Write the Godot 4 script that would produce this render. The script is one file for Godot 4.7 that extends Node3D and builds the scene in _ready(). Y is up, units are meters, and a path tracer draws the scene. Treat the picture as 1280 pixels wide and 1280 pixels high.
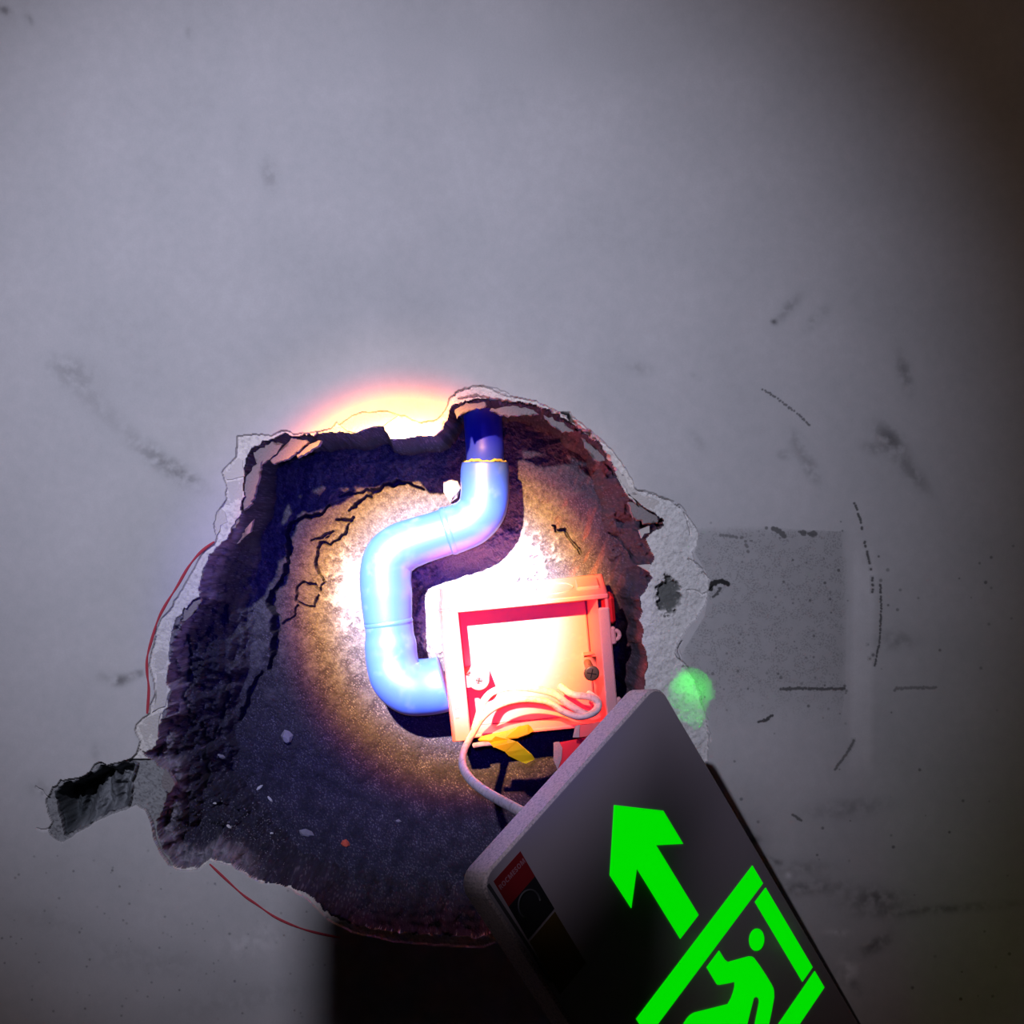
extends Node3D
# A torch-lit hole knocked in a plastered wall: blue conduit, red junction box, hanging exit sign.
# Lengths in metres. The wall's face is the plane z = 0. "wp" is a wall pitch of 0.425 mm used to lay things out on it.
const S := 0.000425
const D := 0.85
const TORCH := Vector3(-0.234, 0.332, 0.82)
const STEP := 1.1
const GX := 36.0
const GY := 464.0
const NX := 796
const NY := 690
const ZF := 0.080

var rng := RandomNumberGenerator.new()
var M := {}
var relief := PackedFloat32Array()   # depth of the wall's surface on its grid

# ---------------------------------------------------------------- set-up
func _ready():
	rng.seed = 7
	set_camera_and_light()
	make_materials()
	build_room()
	build_wall()
	build_conduit()
	build_box()
	build_cable()
	build_tapes()
	build_sign()
	build_rubble()
	build_blocker()

func spot(called, at: Vector3, aim: Vector3, color: Color, energy: float, half: float, soft: float, size := 0.004):
	var l := SpotLight3D.new()
	l.name = called
	add_child(l, true)
	l.look_at_from_position(at, aim, Vector3.UP)
	l.light_color = color
	l.light_energy = energy
	l.spot_angle = half
	l.spot_angle_attenuation = soft
	l.spot_attenuation = 2.0
	l.spot_range = 6.0
	l.light_size = size
	l.shadow_enabled = true
	return l

func set_camera_and_light():
	var c := Camera3D.new()
	c.name = "camera"
	add_child(c)
	c.position = Vector3(0, 0, D)
	c.fov = rad_to_deg(2.0 * atan(640.0 / 2000.0))
	c.near = 0.02
	c.far = 20.0
	c.current = true
	var e := Environment.new()
	e.background_mode = Environment.BG_COLOR
	e.background_color = Color(0.004, 0.004, 0.006)
	e.tonemap_mode = Environment.TONE_MAPPER_LINEAR
	e.tonemap_exposure = 1.0
	e.sdfgi_enabled = true
	e.ssao_enabled = true
	e.ssil_enabled = true
	var w := WorldEnvironment.new()
	w.name = "environment"
	w.environment = e
	add_child(w)
	# the torch: bluish spill, warm corona and white core of one beam; then a faint bluish fill added at the camera for the shaded hole
	var hot := at(570, 772, -ZF)
	spot("torch_spill", TORCH, at(400, 480, 0), Color(0.855, 0.885, 1.0), 0.53, 24.2, 1.0)
	spot("torch_halo", TORCH, hot, Color(1.0, 0.90, 0.88), 0.38, 8.5, 1.0)
	spot("torch_rim", TORCH, hot, Color(1.0, 0.33, 0.05), 2.6, 6.0, 0.4)
	spot("torch_corona", TORCH, hot, Color(1.0, 0.80, 0.03), 5.6, 5.3, 0.3)
	spot("torch_core", TORCH, hot, Color(0.76, 0.84, 1.0), 12.0, 4.4, 0.55)
	spot("blue_fill", Vector3(-0.01, 0.02, D), at(500, 775, 0), Color(0.26, 0.20, 1.0), 0.44, 9.6, 1.0, 0.006)
	spot("torch_stray", TORCH, at(640, 700, 0), Color(1.0, 0.84, 0.74), 0.042, 46.0, 0.6)  # wide dim warm light from the same unseen place, for the wall's far edges

# image point at depth z -> place in the scene
func at(px: float, py: float, z := 0.0) -> Vector3:
	var k := S * (D - z) / D
	return Vector3((px - 640.0) * k, (640.0 - py) * k, z)

func deep(p: Vector2, z: float) -> Vector2:   # where a point seen at depth z lies on the wall's own grid
	return Vector2(640, 640) + (p - Vector2(640, 640)) * (D - z) / D

func pts(a: Array) -> PackedVector2Array:
	var r := PackedVector2Array()
	for i in range(0, a.size(), 2):
		r.append(Vector2(a[i], a[i + 1]))
	return r

# ---------------------------------------------------------------- materials
func noise(freq: float, kind := FastNoiseLite.TYPE_SIMPLEX_SMOOTH, octaves := 4, s := 1) -> FastNoiseLite:
	var n := FastNoiseLite.new()
	n.noise_type = kind
	n.frequency = freq
	n.fractal_octaves = octaves
	n.seed = s
	return n

func normal_texture(freq: float, strength: float, s := 1) -> NoiseTexture2D:
	var t := NoiseTexture2D.new()
	t.width = 512
	t.height = 512
	t.seamless = true
	t.as_normal_map = true
	t.bump_strength = strength
	t.noise = noise(freq, FastNoiseLite.TYPE_SIMPLEX_SMOOTH, 5, s)
	return t

func ramp_texture(freq: float, colors: Array, offs: Array, s := 1, octaves := 5) -> NoiseTexture2D:
	var t := NoiseTexture2D.new()
	t.width = 512
	t.height = 512
	t.seamless = true
	t.noise = noise(freq, FastNoiseLite.TYPE_SIMPLEX_SMOOTH, octaves, s)
	var g := Gradient.new()
	g.offsets = PackedFloat32Array(offs)
	g.colors = PackedColorArray(colors)
	t.color_ramp = g
	return t

func mat(color: Color, rough := 0.6, metal := 0.0) -> StandardMaterial3D:
	var m := StandardMaterial3D.new()
	m.albedo_color = color
	m.roughness = rough
	m.metallic = metal
	m.cull_mode = BaseMaterial3D.CULL_DISABLED
	return m

func tri(m: StandardMaterial3D, scale: float) -> StandardMaterial3D:
	m.uv1_triplanar = true
	m.uv1_world_triplanar = true
	m.uv1_scale = Vector3.ONE * scale
	return m

func bumpy(m: StandardMaterial3D, t: Texture2D, amount: float) -> StandardMaterial3D:
	m.normal_enabled = true
	m.normal_texture = t
	m.normal_scale = amount
	return m

func make_materials():
	var fine := normal_texture(0.05, 6.0, 3)
	M.plaster = bumpy(tri(mat(Color(0.80, 0.78, 0.76), 0.95), 22.0), fine, 0.5)
	M.masonry = bumpy(tri(mat(Color.WHITE, 0.93), 30.0), fine, 0.8)
	M.masonry.vertex_color_use_as_albedo = true
	M.flake = bumpy(tri(mat(Color(0.80, 0.775, 0.76), 0.95), 22.0), fine, 0.5)
	M.flake_grey = bumpy(tri(mat(Color(0.55, 0.52, 0.53), 0.95), 26.0), fine, 1.0)
	M.red_pencil = mat(Color(0.74, 0.25, 0.30), 0.9)
	M.blue = tri(mat(Color.WHITE, 0.38), 9.0)
	M.blue.metallic_specular = 0.75
	M.blue.albedo_texture = ramp_texture(0.012, [Color(0.24, 0.35, 0.76), Color(0.20, 0.33, 0.80), Color(0.19, 0.33, 0.82), Color(0.36, 0.44, 0.76)], [0.0, 0.25, 0.72, 1.0], 5)
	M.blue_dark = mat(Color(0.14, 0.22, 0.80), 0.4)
	M.glue = bumpy(tri(mat(Color(0.62, 0.60, 0.34), 0.8), 60.0), fine, 1.0)
	M.box = tri(mat(Color.WHITE, 0.45), 14.0)
	M.box.albedo_texture = ramp_texture(0.02, [Color(0.90, 0.54, 0.52), Color(0.95, 0.49, 0.50), Color(0.96, 0.51, 0.50)], [0.0, 0.4, 1.0], 9)
	M.box_greyish = bumpy(tri(mat(Color(0.80, 0.60, 0.60), 0.9), 40.0), fine, 1.0)  # greyer, rougher tone for the right flange and the ears
	M.red = mat(Color(0.80, 0.10, 0.14), 0.5)
	M.red_worn = bumpy(tri(mat(Color(0.60, 0.55, 0.55), 0.9), 40.0), fine, 1.0)
	M.brass = mat(Color(0.50, 0.46, 0.36), 0.5, 0.6)
	M.post = mat(Color(0.86, 0.52, 0.52), 0.5)
	M.zinc = mat(Color(0.75, 0.74, 0.76), 0.35, 0.8)
	M.slot = mat(Color(0.12, 0.11, 0.10), 0.8)
	M.cable = tri(mat(Color.WHITE, 0.6), 18.0)
	M.cable.albedo_texture = ramp_texture(0.03, [Color(0.50, 0.45, 0.43), Color(0.80, 0.76, 0.74), Color(0.86, 0.83, 0.80)], [0.0, 0.42, 1.0], 11)
	M.yellow = mat(Color(0.98, 0.80, 0.08), 0.45)
	M.alu = tri(mat(Color.WHITE, 0.6, 0.25), 34.0)
	M.alu.albedo_texture = ramp_texture(0.04, [Color(0.27, 0.23, 0.28), Color(0.78, 0.70, 0.73), Color(0.87, 0.79, 0.80), Color(0.95, 0.87, 0.88)], [0.0, 0.36, 0.6, 1.0], 21)
	M.panel = mat(Color(0.66, 0.61, 0.66), 0.35)
	M.panel.metallic_specular = 0.6
	M.back = mat(Color(0.16, 0.16, 0.17), 0.7)
	M.green = mat(Color(0.0, 0.35, 0.0), 0.4)
	M.green.emission_enabled = true
	M.green.emission = Color(0.0, 1.0, 0.0)
	M.green.emission_energy_multiplier = 0.72
	M.sticker = mat(Color(0.50, 0.05, 0.11), 0.6)
	M.sticker_low = mat(Color(0.10, 0.09, 0.13), 0.6)
	M.sticker_ink = mat(Color(0.62, 0.42, 0.48), 0.7)
	M.sticker_mark = mat(Color(0.26, 0.25, 0.28), 0.7)
	M.sticker_yellow = mat(Color(0.36, 0.27, 0.10), 0.7)
	M.room = mat(Color(0.62, 0.60, 0.60), 0.95)
	M.blocker_brown = mat(Color(0.45, 0.33, 0.22), 0.9)
	M.chip = mat(Color(0.78, 0.77, 0.80), 0.9)
	M.chip_grey = mat(Color(0.50, 0.49, 0.55), 0.95)
	M.brick = mat(Color(0.78, 0.34, 0.26), 0.95)

# ---------------------------------------------------------------- object helpers
func put(called: String, mesh: Mesh, m: Material, parent: Node = self) -> MeshInstance3D:
	var o := MeshInstance3D.new()
	o.name = called
	o.mesh = mesh
	if m != null:
		o.material_override = m
	parent.add_child(o, true)
	return o

func tag(o: Node, label: String, category := "", group := ""):
	o.set_meta("label", label)
	if category:
		o.set_meta("category", category)
	if group:
		o.set_meta("group", group)
	return o

func thing(called: String, label: String, category: String, place: Vector3, group := "") -> Node3D:
	var o := Node3D.new()
	o.name = called
	add_child(o, true)
	o.position = place
	tag(o, label, category, group)
	return o

func structure(o: Node, label := ""):
	o.set_meta("kind", "structure")
	if label:
		o.set_meta("label", label)
	return o

func face(st: SurfaceTool, a: Vector3, b: Vector3, c: Vector3):
	st.add_vertex(a)
	st.add_vertex(b)
	st.add_vertex(c)

func quad(st: SurfaceTool, a: Vector3, b: Vector3, c: Vector3, d: Vector3):
	face(st, a, b, c)
	face(st, a, c, d)

func begin(smooth := false) -> SurfaceTool:
	var st := SurfaceTool.new()
	st.begin(Mesh.PRIMITIVE_TRIANGLES)
	st.set_smooth_group(0 if smooth else -1)
	return st

func done(st: SurfaceTool) -> ArrayMesh:
	st.generate_normals()
	return st.commit()

# a box with chamfered edges
func box(st: SurfaceTool, lo: Vector3, hi: Vector3, t := Transform3D(), c := 0.0008):
	c = minf(c, minf(hi.x - lo.x, minf(hi.y - lo.y, hi.z - lo.z)) * 0.3)
	var mid := (lo + hi) * 0.5
	var h := (hi - lo) * 0.5
	for ax in 3:
		for s in [-1.0, 1.0]:
			var u := (ax + 1) % 3
			var v := (ax + 2) % 3
			var q := []
			for k in [[-1, -1], [1, -1], [1, 1], [-1, 1]]:
				var p := Vector3.ZERO
				p[ax] = s * h[ax]
				p[u] = k[0] * (h[u] - c)
				p[v] = k[1] * (h[v] - c)
				q.append(t * (mid + p))
			if s > 0:
				quad(st, q[3], q[2], q[1], q[0])
			else:
				quad(st, q[0], q[1], q[2], q[3])
			# chamfers towards +u and +v sides (each edge is made once)
			for w in [-1.0, 1.0]:
				var e := []
				for k in [-1.0, 1.0]:
					var p1 := Vector3.ZERO
					p1[ax] = s * h[ax]
					p1[u] = w * (h[u] - c)
					p1[v] = k * (h[v] - c)
					var p2 := Vector3.ZERO
					p2[ax] = s * (h[ax] - c)
					p2[u] = w * h[u]
					p2[v] = k * (h[v] - c)
					e.append_array([t * (mid + p1), t * (mid + p2)])
				quad(st, e[0], e[1], e[3], e[2])
	for sx in [-1.0, 1.0]:
		for sy in [-1.0, 1.0]:
			for sz in [-1.0, 1.0]:
				var sg := Vector3(sx, sy, sz)
				face(st, t * (mid + sg * Vector3(h.x, h.y - c, h.z - c)), t * (mid + sg * Vector3(h.x - c, h.y, h.z - c)), t * (mid + sg * Vector3(h.x - c, h.y - c, h.z)))

# a tube swept along points, with a radius at each; squash flattens it along its second axis
func tube(st: SurfaceTool, path: PackedVector3Array, radii: PackedFloat32Array, sides := 20, squash := 1.0, up := Vector3(0, 0, 1)):
	var rings := []
	var n := path.size()
	var side := Vector3.ZERO
	for i in n:
		var d := (path[mini(i + 1, n - 1)] - path[maxi(i - 1, 0)]).normalized()
		if i == 0:
			side = d.cross(up).normalized()
			if side.length() < 0.5:
				side = d.cross(Vector3(0, 1, 0)).normalized()
		side = (side - d * d.dot(side)).normalized()
		var other := d.cross(side)
		var ring := PackedVector3Array()
		for k in sides:
			var a := TAU * k / sides
			ring.append(path[i] + (side * cos(a) + other * sin(a) * squash) * radii[i])
		rings.append(ring)
	for i in n - 1:
		for k in sides:
			var k2 := (k + 1) % sides
			quad(st, rings[i][k], rings[i][k2], rings[i + 1][k2], rings[i + 1][k])
	for e in [0, n - 1]:
		for k in sides:
			face(st, path[e], rings[e][k], rings[e][(k + 1) % sides])

func same(n: int, r: float) -> PackedFloat32Array:
	var a := PackedFloat32Array()
	a.resize(n)
	a.fill(r)
	return a

# an outline with thickness, its front edge chamfered by drawing the front in towards the middle
func slab(st: SurfaceTool, outline: PackedVector2Array, t: Transform3D, back: float, front: float, inset := 0.96):
	var mid := Vector2.ZERO
	for p in outline:
		mid += p / outline.size()
	var tris := Geometry2D.triangulate_polygon(outline)
	var f := []
	var m := []
	var b := []
	for p in outline:
		var q: Vector2 = mid + (p - mid) * inset
		f.append(t * Vector3(q.x, q.y, front))
		m.append(t * Vector3(p.x, p.y, front - (front - back) * 0.35))
		b.append(t * Vector3(p.x, p.y, back))
	for i in range(0, tris.size(), 3):
		face(st, f[tris[i]], f[tris[i + 1]], f[tris[i + 2]])
		face(st, b[tris[i]], b[tris[i + 2]], b[tris[i + 1]])
	var n := outline.size()
	for i in n:
		var j := (i + 1) % n
		quad(st, f[i], f[j], m[j], m[i])
		quad(st, m[i], m[j], b[j], b[i])

func smooth_path(a: PackedVector3Array, per := 8) -> PackedVector3Array:
	var r := PackedVector3Array()
	var n := a.size()
	for i in n - 1:
		for k in per:
			r.append(a[i].cubic_interpolate(a[i + 1], a[maxi(i - 1, 0)], a[mini(i + 2, n - 1)], float(k) / per))
	r.append(a[n - 1])
	return r

# ---------------------------------------------------------------- the room
func slab_box(called: String, lo: Vector3, hi: Vector3, label: String):
	var st := begin()
	box(st, lo, hi, Transform3D(), 0.002)
	structure(put(called, done(st), M.room), label)

func build_room():
	slab_box("floor", Vector3(-1.6, -1.8, -0.4), Vector3(1.6, -1.7, 2.6), "grey concrete floor of the corridor")
	slab_box("ceiling", Vector3(-1.6, 1.0, -0.4), Vector3(1.6, 1.1, 2.6), "dim plain ceiling of the corridor")
	slab_box("wall_left", Vector3(-1.6, -1.7, -0.4), Vector3(-1.5, 1.0, 2.6), "dim plain wall at the end of the corridor, left")
	slab_box("wall_right", Vector3(1.5, -1.7, -0.4), Vector3(1.6, 1.0, 2.6), "dim plain wall at the end of the corridor, right")
	slab_box("wall_back", Vector3(-1.5, -1.7, 2.5), Vector3(1.5, 1.0, 2.6), "dim plain wall opposite the broken wall")

# ---------------------------------------------------------------- the broken wall
const RIM := [296,545, 318,543, 338,545, 352,538, 358,537, 366,543, 395,540, 415,535, 421,528, 424,531, 440,520, 455,515, 485,514, 497,519, 507,520, 515,524, 525,528, 545,525, 555,515, 561,505, 562,497, 572,488, 590,485, 605,483, 620,489, 632,495, 650,497, 670,502, 688,510, 704,519, 718,523, 735,535, 752,549, 765,563, 776,577, 785,590, 790,600, 793,611, 815,618, 835,625, 850,633, 860,645, 871,660, 873,672, 870,683, 865,690, 868,704, 878,714, 887,723, 886,737, 882,755, 872,770, 858,786, 845,808, 843,816, 855,833, 868,850, 874,870, 882,900, 886,920, 884,950, 850,1030, 800,1090, 700,1150, 600,1185, 500,1178, 440,1165, 410,1150, 385,1125, 360,1110, 345,1104, 325,1103, 305,1092, 290,1082, 262,1076, 257,1080, 250,1087, 225,1089, 212,1083, 200,1066, 192,1048, 190,1030, 182,1013, 170,1006, 158,1012, 140,1018, 118,1027, 112,1033, 98,1040, 90,1046, 78,1053, 65,1047, 60,1036, 65,1028, 60,1016, 57,1000, 62,993, 65,985, 75,977, 100,972, 112,965, 118,955, 125,953, 135,957, 150,953, 165,948, 170,942, 174,930, 175,925, 169,915, 170,905, 178,898, 186,892, 188,880, 193,868, 194,855, 189,842, 186,832, 187,820, 192,806, 194,790, 203,772, 215,757, 222,745, 228,735, 240,715, 245,707, 249,697, 254,690, 266,681, 271,673, 267,655, 271,640, 283,625, 283,605, 277,590, 295,570]
const BROKEN := [176,939, 190,940, 195,932, 198,912, 202,892, 208,885, 211,862, 208,850, 211,833, 210,815, 213,790, 222,770, 235,757, 248,745, 250,725, 255,705, 262,692, 272,684, 283,672, 293,655, 300,640, 305,620, 304,600, 306,575, 314,560, 330,553, 345,547, 356,541, 366,545, 395,543, 415,540, 430,541, 445,542, 460,535, 480,533, 484,545, 490,550, 500,549, 515,546, 540,546, 550,540, 556,528, 562,518, 566,506, 585,500, 610,499, 630,502, 650,503, 672,507, 690,515, 705,523, 722,532, 745,550, 757,564, 765,578, 770,592, 778,610, 785,620, 800,632, 815,640, 830,650, 829,658, 815,665, 808,675, 814,690, 819,700, 810,712, 816,722, 808,735, 799,750, 803,765, 799,775, 805,785, 802,800, 808,815, 811,830, 806,845, 806,860, 800,950, 760,1050, 690,1130, 600,1172, 500,1166, 440,1156, 415,1146, 390,1122, 362,1107, 340,1103, 322,1101, 303,1090, 288,1080, 262,1074, 250,1084, 226,1086, 214,1080, 203,1064, 196,1045, 195,1026, 203,1012, 207,1000, 203,985, 210,977, 208,967, 196,957]
const SLOT := [68,990, 76,981, 100,975, 113,967, 126,957, 136,959, 150,956, 166,951, 172,956, 166,975, 163,1000, 157,1009, 140,1014, 120,1023, 110,1032, 92,1039, 80,1045, 77,1030, 71,1010]
const BED := [338,562, 400,546, 480,543, 560,541, 585,528, 640,524, 690,542, 728,578, 748,620, 758,680, 764,740, 772,800, 772,860, 757,950, 700,1040, 600,1085, 500,1085, 420,1070, 370,1045, 330,1000, 300,960, 292,900, 303,850, 318,800, 316,750, 325,700, 333,660, 328,610]
# cracks: seen depth, half width and depth (in pitches), then the points
const CRACKS := [
	[-0.066, 3.2, 34, [408,632, 400,642, 385,646, 372,647, 360,656, 354,668, 358,682, 357,706, 350,722, 341,738]],
	[-0.060, 4.8, 40, [345,727, 334,742, 331,755, 338,772, 338,796, 336,818, 330,840]],
	[-0.078, 2.6, 24, [436,638, 445,630, 455,623, 470,614, 480,606, 500,603, 512,605, 529,612]],
	[-0.078, 1.8, 16, [424,619, 448,616, 470,612]],
	[-0.076, 1.8, 16, [419,649, 430,650, 437,651, 441,647]],
	[-0.076, 1.6, 18, [436,652, 430,668, 422,675, 412,681, 400,677, 397,690, 393,703, 398,716, 405,728]],
	[-0.076, 1.3, 12, [404,674, 416,664, 402,672, 388,676]],
	[-0.074, 1.4, 14, [405,728, 398,737, 388,730, 376,729, 370,733, 368,752]],
	[-0.074, 1.2, 12, [368,752, 385,759, 391,760, 397,745]],
	[-0.074, 1.2, 12, [370,757, 364,772, 352,781]],
	[-0.078, 1.7, 18, [690,656, 697,662, 706,664, 712,672, 718,680, 726,692]],
	[-0.066, 1.8, 16, [764,667, 773,671, 781,684, 787,697, 794,706]],
	[-0.045, 3.0, 26, [252,905, 254,930, 258,960, 257,985]],
	[-0.040, 3.0, 26, [244,792, 240,830, 238,870, 242,900]],
	[-0.055, 3.2, 26, [320,845, 306,868, 298,890, 290,908]],
	[-0.050, 2.2, 18, [280,852, 276,880, 262,930, 256,925]],
	[-0.04, 2.4, 24, [700,520, 740,556, 770,600, 800,640]],
	[-0.012, 1.4, 9, [576,500, 600,497, 625,503, 655,508, 690,517]],
	[-0.010, 1.1, 7, [570,510, 590,505, 612,508, 635,506, 660,512]],
	[-0.001, 1.0, 3.5, [690,517, 704,517, 711,517, 719,524]],
	[-0.001, 0.9, 3.0, [720,531, 740,544, 756,556]],
	[-0.001, 0.9, 3.0, [793,611, 815,618, 835,625, 842,628]],
	[-0.001, 0.9, 3.0, [46,984, 56,993, 62,998]],
	[-0.001, 0.8, 2.5, [47,1036, 62,1036]],
	[-0.001, 0.9, 3.0, [860,738, 878,742, 891,733]],
	[-0.003, 0.9, 4.0, [852,800, 846,810, 856,832, 870,851]],
	[-0.003, 0.9, 4.0, [846,630, 855,640, 861,655, 863,668]],
	[-0.002, 0.9, 4.0, [861,700, 870,706, 882,719]],
	[-0.001, 1.0, 4.0, [855,833, 868,850, 875,868, 884,905, 888,925]],
	[-0.001, 0.9, 3.0, [567,494, 580,487, 600,483, 622,487, 636,494]],
]

func ragged(a: PackedVector2Array, step: float, amp: float) -> PackedVector2Array:
	var r := PackedVector2Array()
	for i in a.size():
		var p := a[i]
		var q := a[(i + 1) % a.size()]
		var n := maxi(1, int(p.distance_to(q) / step))
		for k in n:
			r.append(p.lerp(q, float(k) / n) + Vector2(rng.randfn(0, amp), rng.randfn(0, amp)))
	return r

func fill(poly: PackedVector2Array) -> PackedByteArray:
	var m := PackedByteArray()
	m.resize(NX * NY)
	var n := poly.size()
	for j in NY:
		var y := GY + j * STEP + 0.001
		var xs := []
		for i in n:
			var p := poly[i]
			var q := poly[(i + 1) % n]
			if (p.y <= y) != (q.y <= y):
				xs.append(p.x + (y - p.y) / (q.y - p.y) * (q.x - p.x))
		xs.sort()
		for k in range(0, xs.size() - 1, 2):
			var i0 := clampi(int(ceil((xs[k] - GX) / STEP)), 0, NX)
			var i1 := clampi(int(floor((xs[k + 1] - GX) / STEP)) + 1, 0, NX)
			for i in range(i0, i1):
				m[j * NX + i] = 1
	return m

# distance (in pitches) of each set cell from the nearest cell that is not; of each unset one with inside = 0
func spread(m: PackedByteArray, inside: int) -> PackedFloat32Array:
	var d := PackedFloat32Array()
	d.resize(NX * NY)
	for i in NX * NY:
		d[i] = 1e5 if m[i] == inside else 0.0
	var a := STEP
	var b := STEP * 1.4142
	for j in range(1, NY):
		for i in range(1, NX - 1):
			var k := j * NX + i
			if d[k] > 0.0:
				d[k] = minf(minf(d[k], minf(d[k - 1], d[k - NX]) + a), minf(d[k - NX - 1], d[k - NX + 1]) + b)
	for j in range(NY - 2, -1, -1):
		for i in range(NX - 2, 0, -1):
			var k := j * NX + i
			if d[k] > 0.0:
				d[k] = minf(minf(d[k], minf(d[k + 1], d[k + NX]) + a), minf(d[k + NX + 1], d[k + NX - 1]) + b)
	return d

func near_line(p: Vector2, a: Vector2, b: Vector2) -> float:
	var ab := b - a
	var t := clampf((p - a).dot(ab) / maxf(ab.length_squared(), 1e-6), 0, 1)
	return p.distance_to(a + ab * t)

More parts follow.
